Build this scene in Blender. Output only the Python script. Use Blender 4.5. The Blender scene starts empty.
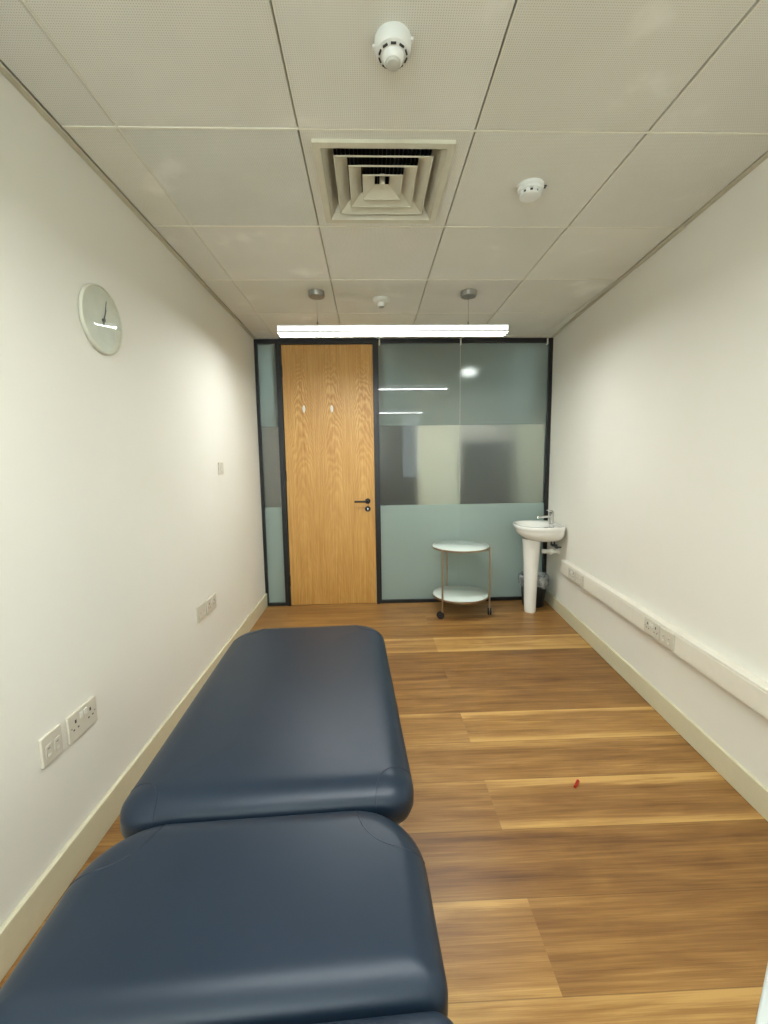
import bpy, bmesh, math, random
from mathutils import Vector, Matrix
random.seed(7)
S = bpy.context.scene
COL = S.collection
PI = math.pi

# ---------------------------------------------------------------- camera
cam = bpy.data.objects.new('camera', bpy.data.cameras.new('camera'))
COL.objects.link(cam)
cam.data.sensor_fit = 'VERTICAL'
cam.data.sensor_height = 24.0
cam.data.lens = 428.28 / 1024 * 24.0
cam.data.clip_start = 0.02
AX = Vector((0.99936169, -0.03288626, -0.01395382))
AF = Vector((0.03105502, 0.99280007, -0.11568756))
AU = Vector((0.01765788, 0.11518038, 0.99318764))
M = Matrix((AX, AU, -AF)).transposed().to_4x4()
M.translation = Vector((0, 0, 1.3683))
cam.matrix_world = M
S.camera = cam

# ---------------------------------------------------------------- world, exposure, lamp strengths
w = bpy.data.worlds.new('world'); S.world = w; w.use_nodes = True
w.node_tree.nodes['Background'].inputs[0].default_value = (0.75, 0.85, 1.0, 1)
w.node_tree.nodes['Background'].inputs[1].default_value = 0.05
S.view_settings.view_transform = 'Standard'
S.view_settings.look = 'None'
S.view_settings.exposure = 0.03
S.view_settings.gamma = 1.0
S.view_settings.use_curve_mapping = False
LAMP_DOWN = 66.0      # opal underside of the pendants
LAMP_SIDE = 2.2       # opal flank of the pendants
CORRIDOR = 300.0       # corridor downlight behind the glass, also scales the two added hidden lights
REAR_WINDOW = 13.0

# ---------------------------------------------------------------- room constants
ZC = 2.486
XL = -1.027
YB = 4.048
YR = -1.6
TA = math.tan(0.0828)
def xw(y, off=0.0): return 1.7086 - TA * (YB - y) - off

# ---------------------------------------------------------------- helpers
def lin(c):
    out = []
    for v in c:
        v = v / 255.0
        out.append(v / 12.92 if v <= 0.04045 else ((v + 0.055) / 1.055) ** 2.4)
    return (*out, 1.0)

class N:
    def __init__(s, name):
        s.m = bpy.data.materials.new(name); s.m.use_nodes = True
        s.t = s.m.node_tree; s.b = s.t.nodes['Principled BSDF']; s.o = s.t.nodes['Material Output']
    def n(s, kind, **kw):
        x = s.t.nodes.new('ShaderNode' + kind)
        for k, v in kw.items():
            if k.startswith('i_'):
                key = k[2:]
                x.inputs[int(key) if key.isdigit() else key.replace('_', ' ')].default_value = v
            else: setattr(x, k, v)
        return x
    def l(s, a, b): s.t.links.new(a, b)
    def math(s, op, a, b=None, c=None):
        x = s.n('Math', operation=op)
        for i, v in enumerate((a, b, c)):
            if v is None: continue
            if isinstance(v, (int, float)): x.inputs[i].default_value = v
            else: s.l(v, x.inputs[i])
        return x.outputs[0]
    def ramp(s, src, stops, interp='LINEAR'):
        r = s.n('ValToRGB'); r.color_ramp.interpolation = interp
        e = r.color_ramp.elements
        while len(e) < len(stops): e.new(0.5)
        for i, (p, c) in enumerate(stops):
            e[i].position = p; e[i].color = c if len(c) == 4 else (*c, 1)
        s.l(src, r.inputs[0]); return r.outputs[0]
    def mix(s, f, a, b, blend='MIX'):
        x = s.n('Mix', data_type='RGBA', blend_type=blend)
        for sock, v in ((x.inputs[0], f), (x.inputs[6], a), (x.inputs[7], b)):
            if isinstance(v, (int, float)): sock.default_value = v
            elif isinstance(v, tuple): sock.default_value = v
            else: s.l(v, sock)
        return x.outputs[2]
    def bump(s, h, strength=0.2, dist=0.002):
        x = s.n('Bump'); x.inputs['Strength'].default_value = strength; x.inputs['Distance'].default_value = dist
        s.l(h, x.inputs['Height']); s.l(x.outputs[0], s.b.inputs['Normal'])

def plain(name, rgb, rough=0.5, metal=0.0, spec=0.5, coat=0.0, mottle=0.04, scale=30):
    k = N(name)
    tc = k.n('TexCoord'); nz = k.n('TexNoise'); nz.inputs['Scale'].default_value = scale
    k.l(tc.outputs['Object'], nz.inputs['Vector'])
    c = lin(rgb); d = tuple(v * (1 - mottle * 2) for v in c[:3]) + (1,); e = tuple(min(1, v * (1 + mottle)) for v in c[:3]) + (1,)
    k.l(k.ramp(nz.outputs[0], [(0.3, d), (0.7, e)]), k.b.inputs['Base Color'])
    k.b.inputs['Roughness'].default_value = rough; k.b.inputs['Metallic'].default_value = metal
    k.b.inputs['Specular IOR Level'].default_value = spec; k.b.inputs['Coat Weight'].default_value = coat
    return k.m

MT = {}
MT['white_plastic'] = plain('white plastic', (222, 220, 208), 0.35, mottle=0.01)
MT['plate_plastic'] = plain('switch plate plastic', (204, 198, 182), 0.35, mottle=0.01)
MT['detector'] = plain('detector plastic', (226, 228, 222), 0.4, mottle=0.01)
MT['slot'] = plain('dark slot', (38, 36, 34), 0.6)
MT['lens'] = plain('sensor lens', (190, 190, 178), 0.25, mottle=0.02)
MT['black_metal'] = plain('black powder coat', (14, 14, 15), 0.4)
MT['ironmongery'] = plain('black ironmongery', (26, 20, 20), 0.35, 0.3)
MT['chrome'] = plain('chrome', (205, 205, 205), 0.12, 1.0)
MT['nickel'] = plain('satin nickel', (190, 172, 150), 0.28, 1.0)
MT['ceramic'] = plain('white ceramic', (232, 230, 222), 0.12, coat=0.5, mottle=0.005)
MT['rubber'] = plain('black rubber', (30, 28, 28), 0.6)
MT['bin'] = plain('black bin plastic', (28, 30, 32), 0.4)
MT['red'] = plain('red plastic', (168, 38, 14), 0.4)
MT['trim'] = plain('skirting paint', (210, 204, 174), 0.38, mottle=0.01)
MT['trunk'] = plain('trunking pvc', (226, 221, 206), 0.4, mottle=0.01)
MT['louvre'] = plain('diffuser enamel', (206, 202, 182), 0.45, mottle=0.03, scale=12)
MT['duct'] = plain('duct black', (10, 12, 20), 0.6)
MT['ceil_trim'] = plain('ceiling trim enamel', (196, 190, 168), 0.5, mottle=0.03)
MT['rose'] = plain('grey rose enamel', (150, 148, 140), 0.35, 0.4)
MT['wire'] = plain('steel wire', (150, 150, 145), 0.4, 0.8)
MT['lamp_body'] = plain('lamp housing', (225, 225, 220), 0.4)
MT['cabinet'] = plain('white laminate', (176, 181, 178), 0.35, mottle=0.01)
MT['steel'] = plain('painted steel', (70, 72, 76), 0.45, 0.4)
MT['clock_rim'] = plain('clock rim', (206, 204, 186), 0.3, mottle=0.02)
MT['hand'] = plain('clock hand grey', (70, 70, 76), 0.5)
MT['glass_table'] = plain('white glass', (222, 232, 224), 0.08, coat=0.6, mottle=0.005)

def emis(name, col, s):
    k = N(name); k.t.nodes.remove(k.b)
    e = k.n('Emission'); e.inputs[0].default_value = (*col, 1); e.inputs[1].default_value = s
    k.l(e.outputs[0], k.o.inputs[0]); return k.m
MT['lamp_down'] = emis('lamp underside', (0.95, 1.0, 1.0), LAMP_DOWN)
MT['lamp_side'] = emis('lamp flank', (0.95, 1.0, 1.0), LAMP_SIDE)
MT['downlight'] = emis('corridor downlight', (0.92, 0.97, 1.0), CORRIDOR)
MT['downlight_added'] = emis('added hidden corridor light', (0.92, 0.97, 1.0), CORRIDOR * 3.2)  # for the hidden lights added to brighten pier and corridor
MT['rear_pane_frosted'] = emis('rear frosted side window', (0.86, 0.98, 1.0), 3.0)
MT['rear_pane'] = emis('rear window daylight', (0.86, 0.98, 1.0), REAR_WINDOW)

# painted wall
k = N('wall paint'); tc = k.n('TexCoord')
n1 = k.n('TexNoise'); n1.inputs['Scale'].default_value = 1.3; n1.inputs['Detail'].default_value = 3
n2 = k.n('TexNoise'); n2.inputs['Scale'].default_value = 260
k.l(tc.outputs['Object'], n1.inputs['Vector']); k.l(tc.outputs['Object'], n2.inputs['Vector'])
k.l(k.ramp(n1.outputs[0], [(0.3, lin((226, 223, 211))), (0.7, lin((229, 226, 215)))]), k.b.inputs['Base Color'])
k.b.inputs['Roughness'].default_value = 0.7; k.b.inputs['Specular IOR Level'].default_value = 0.25
k.bump(n2.outputs[0], 0.12, 0.0006); MT['wall'] = k.m

# perforated metal ceiling tile (vertex colour 'tone' holds each tile's own shade)
k = N('perforated ceiling tile'); tc = k.n('TexCoord'); sep = k.n('SeparateXYZ'); k.l(tc.outputs['Object'], sep.inputs[0])
P = 0.0065
def dots(a):
    s_ = k.math('FRACT', k.math('DIVIDE', a, P)); return k.math('ABSOLUTE', k.math('SUBTRACT', s_, 0.5))
dx, dy = dots(sep.outputs[0]), dots(sep.outputs[1])
d2 = k.math('SQRT', k.math('ADD', k.math('MULTIPLY', dx, dx), k.math('MULTIPLY', dy, dy)))
hole = k.math('LESS_THAN', d2, 0.21)
at = k.n('Attribute', attribute_name='tone')
n1 = k.n('TexNoise'); n1.inputs['Scale'].default_value = 3.2; n1.inputs['Detail'].default_value = 5
k.l(tc.outputs['Object'], n1.inputs['Vector'])
patch = k.ramp(n1.outputs[0], [(0.60, (0, 0, 0)), (0.68, (1, 1, 1))])
holem = k.math('MULTIPLY', hole, k.math('SUBTRACT', 1.0, k.math('MULTIPLY', patch, 0.75)))
base = k.ramp(n1.outputs[0], [(0.25, lin((220, 219, 208))), (0.62, lin((227, 226, 216))), (0.72, lin((238, 237, 229)))])
base = k.mix(1.0, base, at.outputs[0], 'MULTIPLY')
k.l(k.mix(k.math('MULTIPLY', holem, 0.42), base, lin((96, 92, 82))), k.b.inputs['Base Color'])
k.b.inputs['Roughness'].default_value = 0.55; k.b.inputs['Specular IOR Level'].default_value = 0.35
MT['tile'] = k.m
MT['ceil_void'] = plain('ceiling void', (70, 66, 56), 0.8)

# plank floor: colour attribute 'tone' = (random, lightness, pale edge)
k = N('wood plank floor'); tc = k.n('TexCoord'); at = k.n('Attribute', attribute_name='tone')
sc_ = k.n('SeparateColor'); k.l(at.outputs[0], sc_.inputs[0])
off = k.n('CombineXYZ'); k.l(k.math('MULTIPLY', sc_.outputs[0], 37.0), off.inputs[0]); k.l(k.math('MULTIPLY', sc_.outputs[0], 11.0), off.inputs[1])
va = k.n('VectorMath', operation='ADD'); k.l(tc.outputs['Object'], va.inputs[0]); k.l(off.outputs[0], va.inputs[1])
def stretched(sx, sy, scale, detail, dist=0.0):
    mp = k.n('Mapping'); mp.inputs['Scale'].default_value = (sx, sy, 1); k.l(va.outputs[0], mp.inputs[0])
    nz = k.n('TexNoise'); nz.inputs['Scale'].default_value = scale; nz.inputs['Detail'].default_value = detail
    nz.inputs['Distortion'].default_value = dist; k.l(mp.outputs[0], nz.inputs['Vector']); return nz.outputs[0]
g1 = stretched(0.55, 7.0, 2.2, 6, 0.6)
g2 = stretched(0.9, 30.0, 3.0, 8, 0.3)
g3 = stretched(1.6, 90.0, 4.0, 4)
g4 = stretched(1.0, 3.0, 2.6, 5, 1.2)
v = k.math('ADD', k.math('MULTIPLY', g1, 0.44), k.math('MULTIPLY', g2, 0.32))
v = k.math('ADD', v, k.math('MULTIPLY', g3, 0.24))
v = k.math('ADD', v, k.math('MULTIPLY', k.math('SUBTRACT', g4, 0.5), 0.22))
v = k.math('ADD', v, k.math('MULTIPLY', k.math('SUBTRACT', sc_.outputs[1], 0.5), 0.34))
uv = k.n('UVMap'); su = k.n('SeparateXYZ'); k.l(uv.outputs[0], su.inputs[0])
edge = k.math('ABSOLUTE', k.math('SUBTRACT', k.math('ADD', su.outputs[1], k.math('MULTIPLY', k.math('SUBTRACT', g1, 0.5), 0.5)), 0.5))
edge = k.ramp(edge, [(0.30, (0, 0, 0)), (0.44, (1, 1, 1))])
v = k.math('ADD', v, k.math('MULTIPLY', k.math('MULTIPLY', edge, sc_.outputs[2]), 0.22))
col = k.ramp(v, [(0.22, lin((80, 50, 23))), (0.36, lin((116, 79, 40))), (0.47, lin((139, 99, 52))), (0.58, lin((161, 119, 65))), (0.74, lin((196, 155, 91)))])
sm_ = k.math('MULTIPLY', k.math('LESS_THAN', k.math('MINIMUM', su.outputs[1], k.math('SUBTRACT', 1.0, su.outputs[1])), 0.006), 0.45)
k.l(k.mix(sm_, col, lin((70, 42, 22))), k.b.inputs['Base Color'])
k.l(k.ramp(g2, [(0.3, (0.34,) * 3), (0.7, (0.42,) * 3)]), k.b.inputs['Roughness'])
k.b.inputs['Specular IOR Level'].default_value = 0.4
k.bump(g3, 0.08, 0.0008); MT['floor'] = k.m

# oak veneer door: crown-cut grain in three leaves
k = N('oak veneer'); tc = k.n('TexCoord'); sp = k.n('SeparateXYZ'); k.l(tc.outputs['Object'], sp.inputs[0])
ping = k.math('PINGPONG', k.math('ADD', sp.outputs[0], 0.055), 0.142)
dn = k.n('TexNoise'); dn.inputs['Scale'].default_value = 6.0; dn.inputs['Detail'].default_value = 4
mp = k.n('Mapping'); mp.inputs['Scale'].default_value = (1.6, 1, 0.45); k.l(tc.outputs['Object'], mp.inputs[0]); k.l(mp.outputs[0], dn.inputs['Vector'])
# parabolic cathedral arches opening downwards from about 2.05 m
zz = k.math('SUBTRACT', 2.10, sp.outputs[2])
par = k.math('MULTIPLY', k.math('MULTIPLY', ping, ping), 30.0)
arch = k.math('SUBTRACT', zz, par)
arch = k.math('ADD', arch, k.math('MULTIPLY', dn.outputs[0], 0.55))
archw = k.math('MULTIPLY', k.math('ABSOLUTE', arch), 1.0)
rg = k.math('MULTIPLY', k.math('SINE', k.math('MULTIPLY', k.math('POWER', k.math('ADD', archw, 0.15), 0.5), 120.0)), 0.5)
fade = k.ramp(k.math('DIVIDE', sp.outputs[2], 2.5), [(0.35, (0.12,) * 3), (0.62, (0.5,) * 3), (0.80, (1, 1, 1)), (0.92, (0.25,) * 3)])
mp2 = k.n('Mapping'); mp2.inputs['Scale'].default_value = (60, 60, 1.6); k.l(tc.outputs['Object'], mp2.inputs[0])
fg = k.n('TexNoise'); fg.inputs['Scale'].default_value = 2.0; fg.inputs['Detail'].default_value = 5; k.l(mp2.outputs[0], fg.inputs['Vector'])
val = k.math('ADD', k.math('MULTIPLY', k.math('MULTIPLY', rg, fade), 0.30), k.math('ADD', k.math('MULTIPLY', fg.outputs[0], 0.55), k.math('MULTIPLY', dn.outputs[0], 0.25)))
k.l(k.ramp(val, [(0.18, lin((164, 112, 46))), (0.42, lin((191, 144, 74))), (0.66, lin((214, 172, 102)))]), k.b.inputs['Base Color'])
k.b.inputs['Roughness'].default_value = 0.45
MT['oak'] = k.m

# couch leatherette
k = N('navy leatherette'); tc = k.n('TexCoord')
vo = k.n('TexVoronoi'); vo.inputs['Scale'].default_value = 420; k.l(tc.outputs['Object'], vo.inputs['Vector'])
nz = k.n('TexNoise'); nz.inputs['Scale'].default_value = 3.0; k.l(tc.outputs['Object'], nz.inputs['Vector'])
k.l(k.ramp(nz.outputs[0], [(0.3, lin((19, 33, 47))), (0.7, lin((23, 37, 52)))]), k.b.inputs['Base Color'])
k.l(k.ramp(nz.outputs[0], [(0.3, (0.36,) * 3), (0.7, (0.42,) * 3)]), k.b.inputs['Roughness'])
k.b.inputs['Specular IOR Level'].default_value = 0.38
k.bump(vo.outputs[0], 0.10, 0.0006); MT['leather'] = k.m
MT['seam'] = plain('seam thread', (24, 32, 48), 0.5)

# film-frosted glass: clearer middle band, whiter film above and below
k = N('frosted glass'); k.t.nodes.remove(k.b)
tc = k.n('TexCoord'); sp = k.n('SeparateXYZ'); k.l(tc.outputs['Object'], sp.inputs[0])
up = k.math('GREATER_THAN', sp.outputs[2], 1.705); lo = k.math('LESS_THAN', sp.outputs[2], 0.957)
clear_top = k.math('GREATER_THAN', sp.outputs[2], 2.36)
film = k.math('ADD', k.math('MULTIPLY', up, 0.60), k.math('MULTIPLY', lo, 0.72))
film = k.math('ADD', film, 0.13)
rf = k.n('BsdfRefraction'); rf.inputs['IOR'].default_value = 1.45; rf.inputs['Color'].default_value = (0.92, 0.94, 0.90, 1)
k.l(k.math('ADD', k.math('ADD', 0.32, k.math('MULTIPLY', up, -0.11)), k.math('MULTIPLY', lo, 0.08)), rf.inputs['Roughness'])
df = k.n('BsdfDiffuse')
fc = k.mix(lo, lin((140, 147, 138)), lin((176, 194, 184)))
k.l(k.mix(k.math('ADD', up, lo), lin((104, 104, 98)), fc), df.inputs[0])
tl = k.n('BsdfTranslucent'); tl.inputs[0].default_value = lin((150, 175, 175))
fm = k.n('MixShader'); fm.inputs[0].default_value = 0.35; k.l(df.outputs[0], fm.inputs[1]); k.l(tl.outputs[0], fm.inputs[2])
m1 = k.n('MixShader'); k.l(film, m1.inputs[0]); k.l(rf.outputs[0], m1.inputs[1]); k.l(fm.outputs[0], m1.inputs[2])
gl = k.n('BsdfGlossy'); gl.inputs['Roughness'].default_value = 0.015
fr = k.n('Fresnel'); fr.inputs[0].default_value = 1.55
m2 = k.n('MixShader'); k.l(fr.outputs[0], m2.inputs[0]); k.l(m1.outputs[0], m2.inputs[1]); k.l(gl.outputs[0], m2.inputs[2])
k.l(m2.outputs[0], k.o.inputs[0]); MT['frost'] = k.m

# clock cover glass and bin liner
k = N('domed clear cover'); k.t.nodes.remove(k.b)
tr = k.n('BsdfTransparent'); tr.inputs[0].default_value = (0.93, 0.94, 0.92, 1)
gl = k.n('BsdfGlossy'); gl.inputs['Roughness'].default_value = 0.03
fr = k.n('Fresnel'); fr.inputs[0].default_value = 1.5
ge = k.n('NewGeometry'); mx = k.n('MixShader'); k.l(k.math('MULTIPLY', fr.outputs[0], k.math('SUBTRACT', 1.0, ge.outputs['Backfacing'])), mx.inputs[0]); k.l(tr.outputs[0], mx.inputs[1]); k.l(gl.outputs[0], mx.inputs[2])
k.l(mx.outputs[0], k.o.inputs[0]); MT['cover'] = k.m
k = N('clear bin liner'); k.t.nodes.remove(k.b)
tr = k.n('BsdfTransparent'); df = k.n('BsdfDiffuse'); df.inputs[0].default_value = (0.55, 0.58, 0.58, 1)
gl = k.n('BsdfGlossy'); gl.inputs['Roughness'].default_value = 0.2
nz = k.n('TexNoise'); nz.inputs['Scale'].default_value = 22; tc = k.n('TexCoord'); k.l(tc.outputs['Object'], nz.inputs['Vector'])
a = k.n('MixShader'); a.inputs[0].default_value = 0.35; k.l(df.outputs[0], a.inputs[1]); k.l(gl.outputs[0], a.inputs[2])
b = k.n('MixShader'); k.l(k.ramp(nz.outputs[0], [(0.35, (0.35,) * 3), (0.65, (0.7,) * 3)]), b.inputs[0])
k.l(tr.outputs[0], b.inputs[1]); k.l(a.outputs[0], b.inputs[2]); k.l(b.outputs[0], k.o.inputs[0]); MT['liner'] = k.m

# ---- mesh helpers
def obj(name, bm, mat, parent=None, smooth=False, bevel=0.0, seg=2, angle=40):
    me = bpy.data.meshes.new(name)
    bmesh.ops.remove_doubles(bm, verts=bm.verts, dist=1e-6)
    bmesh.ops.recalc_face_normals(bm, faces=bm.faces)
    bm.to_mesh(me); bm.free()
    mats = mat if isinstance(mat, (list, tuple)) else [mat]
    for m in mats: me.materials.append(m)
    o = bpy.data.objects.new(name, me); COL.objects.link(o)
    if smooth:
        me.polygons.foreach_set('use_smooth', [True] * len(me.polygons))
        try: me.set_sharp_from_angle(angle=math.radians(angle))
        except Exception: pass
    if parent: o.parent = parent
    if bevel:
        b = o.modifiers.new('bevel', 'BEVEL'); b.width = bevel; b.segments = seg; b.limit_method = 'ANGLE'
    return o
def tag(o, label, cat, group=None):
    o['label'] = label; o['category'] = cat
    if group: o['group'] = group
    return o
def thing(name, label, cat, loc=(0, 0, 0), rz=0.0, group=None):
    o = bpy.data.objects.new(name, None); COL.objects.link(o); o.empty_display_size = 0.05
    o.location = loc; o.rotation_euler = (0, 0, rz); return tag(o, label, cat, group)
def struct(o): o['kind'] = 'structure'; return o
def snode(name, loc=(0, 0, 0)):
    o = bpy.data.objects.new(name, None); COL.objects.link(o); o.location = loc; o.empty_display_size = 0.05
    return struct(o)
def BM(): return bmesh.new()
def box(bm, x0, x1, y0, y1, z0, z1, mi=0):
    vs = [bm.verts.new(p) for p in ((x0,y0,z0),(x1,y0,z0),(x1,y1,z0),(x0,y1,z0),(x0,y0,z1),(x1,y0,z1),(x1,y1,z1),(x0,y1,z1))]
    for f in ((0,3,2,1),(4,5,6,7),(0,1,5,4),(1,2,6,5),(2,3,7,6),(3,0,4,7)):
        g = bm.faces.new([vs[i] for i in f]); g.material_index = mi
    return vs
def prism(bm, pts, z0, z1):
    a = [bm.verts.new((x, y, z0)) for x, y in pts]; b = [bm.verts.new((x, y, z1)) for x, y in pts]
    n = len(pts); bm.faces.new(a[::-1]); bm.faces.new(b)
    for i in range(n): bm.faces.new((a[i], a[(i+1)%n], b[(i+1)%n], b[i]))
def lathe(bm, prof, seg=40, centre=(0, 0, 0), axis='z', cap0=True, cap1=True, sx=1, sy=1):
    rings = []
    for r, z in prof:
        ring = []
        for i in range(seg):
            a = 2 * PI * i / seg; p = (r * math.cos(a) * sx, r * math.sin(a) * sy, z)
            if axis == 'x': p = (z, p[0], p[1])
            if axis == 'y': p = (p[0], z, p[1])
            ring.append(bm.verts.new((p[0] + centre[0], p[1] + centre[1], p[2] + centre[2])))
        rings.append(ring)
    for a, b in zip(rings, rings[1:]):
        for i in range(seg): bm.faces.new((a[i], a[(i+1)%seg], b[(i+1)%seg], b[i]))
    if cap0: bm.faces.new(rings[0][::-1])
    if cap1: bm.faces.new(rings[-1])
def tube(bm, pts, r, seg=10, closed=False):
    pts = [Vector(p) for p in pts]; n = len(pts); rings = []; up = None
    for i, p in enumerate(pts):
        if closed: t = (pts[(i+1)%n] - pts[i-1]).normalized()
        else: t = (pts[min(i+1, n-1)] - pts[max(i-1, 0)]).normalized()
        if up is None: up = Vector((0,0,1)) if abs(t.z) < 0.9 else Vector((1,0,0))
        s = t.cross(up).normalized(); u = s.cross(t).normalized(); up = u
        rr = r[i] if isinstance(r, (list, tuple)) else r
        rings.append([bm.verts.new(p + (s * math.cos(2*PI*j/seg) + u * math.sin(2*PI*j/seg)) * rr) for j in range(seg)])
    for i in range(n if closed else n - 1):
        a, b = rings[i], rings[(i+1)%n]
        for j in range(seg): bm.faces.new((a[j], a[(j+1)%seg], b[(j+1)%seg], b[j]))
    if not closed: bm.faces.new(rings[0][::-1]); bm.faces.new(rings[-1])

# ================================================================ STRUCTURE
# floor: planks 0.2505 m deep running across the room, joints at x = 0.47 in alternate rows
bm = BM(); tl_ = bm.loops.layers.float_color.new('tone'); uvl = bm.loops.layers.uv.new('UVMap')
PH, Y0, L = 0.2515, 0.9315, 2.4
fixed = {(1.93, 1): (0.66, 0.9), (1.43, 1): (0.50, 1.0), (2.94, 1): (0.9, 0.7), (0.68, 0): (0.88, 0.3), (0.93, 1): (0.44, 0.1),
         (1.18, 0): (0.34, 0.15), (2.18, 0): (0.38, 0.1), (1.68, 0): (0.50, 0.25), (2.43, 0): (0.28, 0.1), (2.68, 0): (0.26, 0.1),
         (0.93, 0): (0.55, 0.6), (1.43, 0): (0.50, 0.3), (1.93, 0): (0.62, 0.4), (3.19, 0): (0.40, 0.1), (2.43, 1): (0.28, 0.1),
         (3.44, 0): (0.55, 0.2), (3.44, 1): (0.45, 0.4), (3.69, 0): (0.5, 0.1), (2.94, 0): (0.7, 0.4)}
for r in range(-12, 14):
    ya = Y0 + r * PH; yb = ya + PH
    if yb < YR or ya > YB: continue
    js = [0.47 + i * L for i in (-2, -1, 0, 1)] if r % 2 == 0 else [-0.78 + i * L for i in (-1, 0, 1, 2)]
    for i, x0 in enumerate(js):
        x1 = x0 + L; xa, xb = max(x0, XL - .02), min(x1, 1.75)
        if xb <= xa: continue
        side = 1 if x0 >= 0.4 else 0
        rnd = random.random()
        tone = [random.random(), 0.3 + 0.4 * rnd, random.random() * 0.5]
        for (yy, sd), (lt, ed) in fixed.items():
            if abs(yy - ya) < 0.1 and (sd == side or r % 2): tone[1], tone[2] = lt, ed
        y_a, y_b = max(ya, YR - .02), min(yb, YB + 0.03)
        vs = [bm.verts.new(p) for p in ((xa, y_a, 0), (xb, y_a, 0), (xb, y_b, 0), (xa, y_b, 0))]
        f = bm.faces.new(vs)
        for lp, (uu, vv) in zip(f.loops, ((0, (y_a-ya)/PH), (1, (y_a-ya)/PH), (1, (y_b-ya)/PH), (0, (y_b-ya)/PH))):
            lp[tl_] = (*tone, 1); lp[uvl].uv = (uu, vv)
me = bpy.data.meshes.new('floor'); bm.to_mesh(me); bm.free(); me.materials.append(MT['floor'])
me.materials.append(MT['ceil_void'])
fl = bpy.data.objects.new('floor', me); COL.objects.link(fl); struct(fl)
so = fl.modifiers.new('solid', 'SOLIDIFY'); so.thickness = 0.06; so.offset = -1

# walls
bm = BM(); box(bm, XL - 0.1, XL, YR - 0.1, YB + 0.15, -0.06, ZC + 0.08); struct(obj('wall_left', bm, MT['wall']))
bm = BM(); prism(bm, [(xw(YR - .1), YR - .1), (xw(YR - .1) + .12, YR - .1), (xw(YB + .15) + .12, YB + .15), (xw(YB + .15), YB + .15)], -0.06, ZC + 0.08)
struct(obj('wall_right', bm, MT['wall']))
bm = BM(); xr = xw(YR)
WX0, WX1, WZ0, WZ1 = -0.93, 0.12, 0.98, 2.43
box(bm, XL, WX0, YR - 0.1, YR, 0, ZC + .08); box(bm, WX1, .72, YR - 0.1, YR, 0, ZC + .08); box(bm, 1.16, xr, YR - 0.1, YR, 0, ZC + .08)
box(bm, .72, 1.16, YR - 0.1, YR, WZ1, ZC + .08); box(bm, .72, 1.16, YR - 0.1, YR, 0, WZ0)
box(bm, WX0, WX1, YR - 0.1, YR, WZ1, ZC + .08); box(bm, WX0, WX1, YR - 0.1, YR, 0, WZ0)
struct(obj('wall_rear', bm, MT['wall']))
wn = snode('window_3', (0, YR, 0))
bm = BM()
for a in ((WX0, WX0 + .04, WZ0, WZ1), (WX1 - .04, WX1, WZ0, WZ1), (-0.42, -0.38, WZ0 + .04, WZ1 - .04), (WX0 + .04, WX1 - .04, WZ1 - .04, WZ1), (WX0 + .04, WX1 - .04, WZ0, WZ0 + .04)):
    box(bm, a[0], a[1], -0.06, 0.0, a[2], a[3])
obj('window_frame', bm, MT['white_plastic'], wn)
for a, b in ((WX0 + .04, -.42), (-.38, WX1 - .04)):
    bm = BM(); box(bm, a, b, -.05, -.04, WZ0 + .04, WZ1 - .04); obj('window_pane', bm, MT['rear_pane'], wn)

wn = snode('window_4', (0, YR, 0)); bm = BM()
for a in ((.72, .75, WZ0, WZ1), (1.13, 1.16, WZ0, WZ1), (.75, 1.13, WZ1 - .03, WZ1), (.75, 1.13, WZ0, WZ0 + .03)): box(bm, a[0], a[1], -.06, 0, a[2], a[3])
obj('window_frame', bm, MT['white_plastic'], wn)
bm = BM(); box(bm, .75, 1.13, -.05, -.04, WZ0 + .03, WZ1 - .03); obj('window_pane', bm, MT['rear_pane_frosted'], wn)

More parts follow.
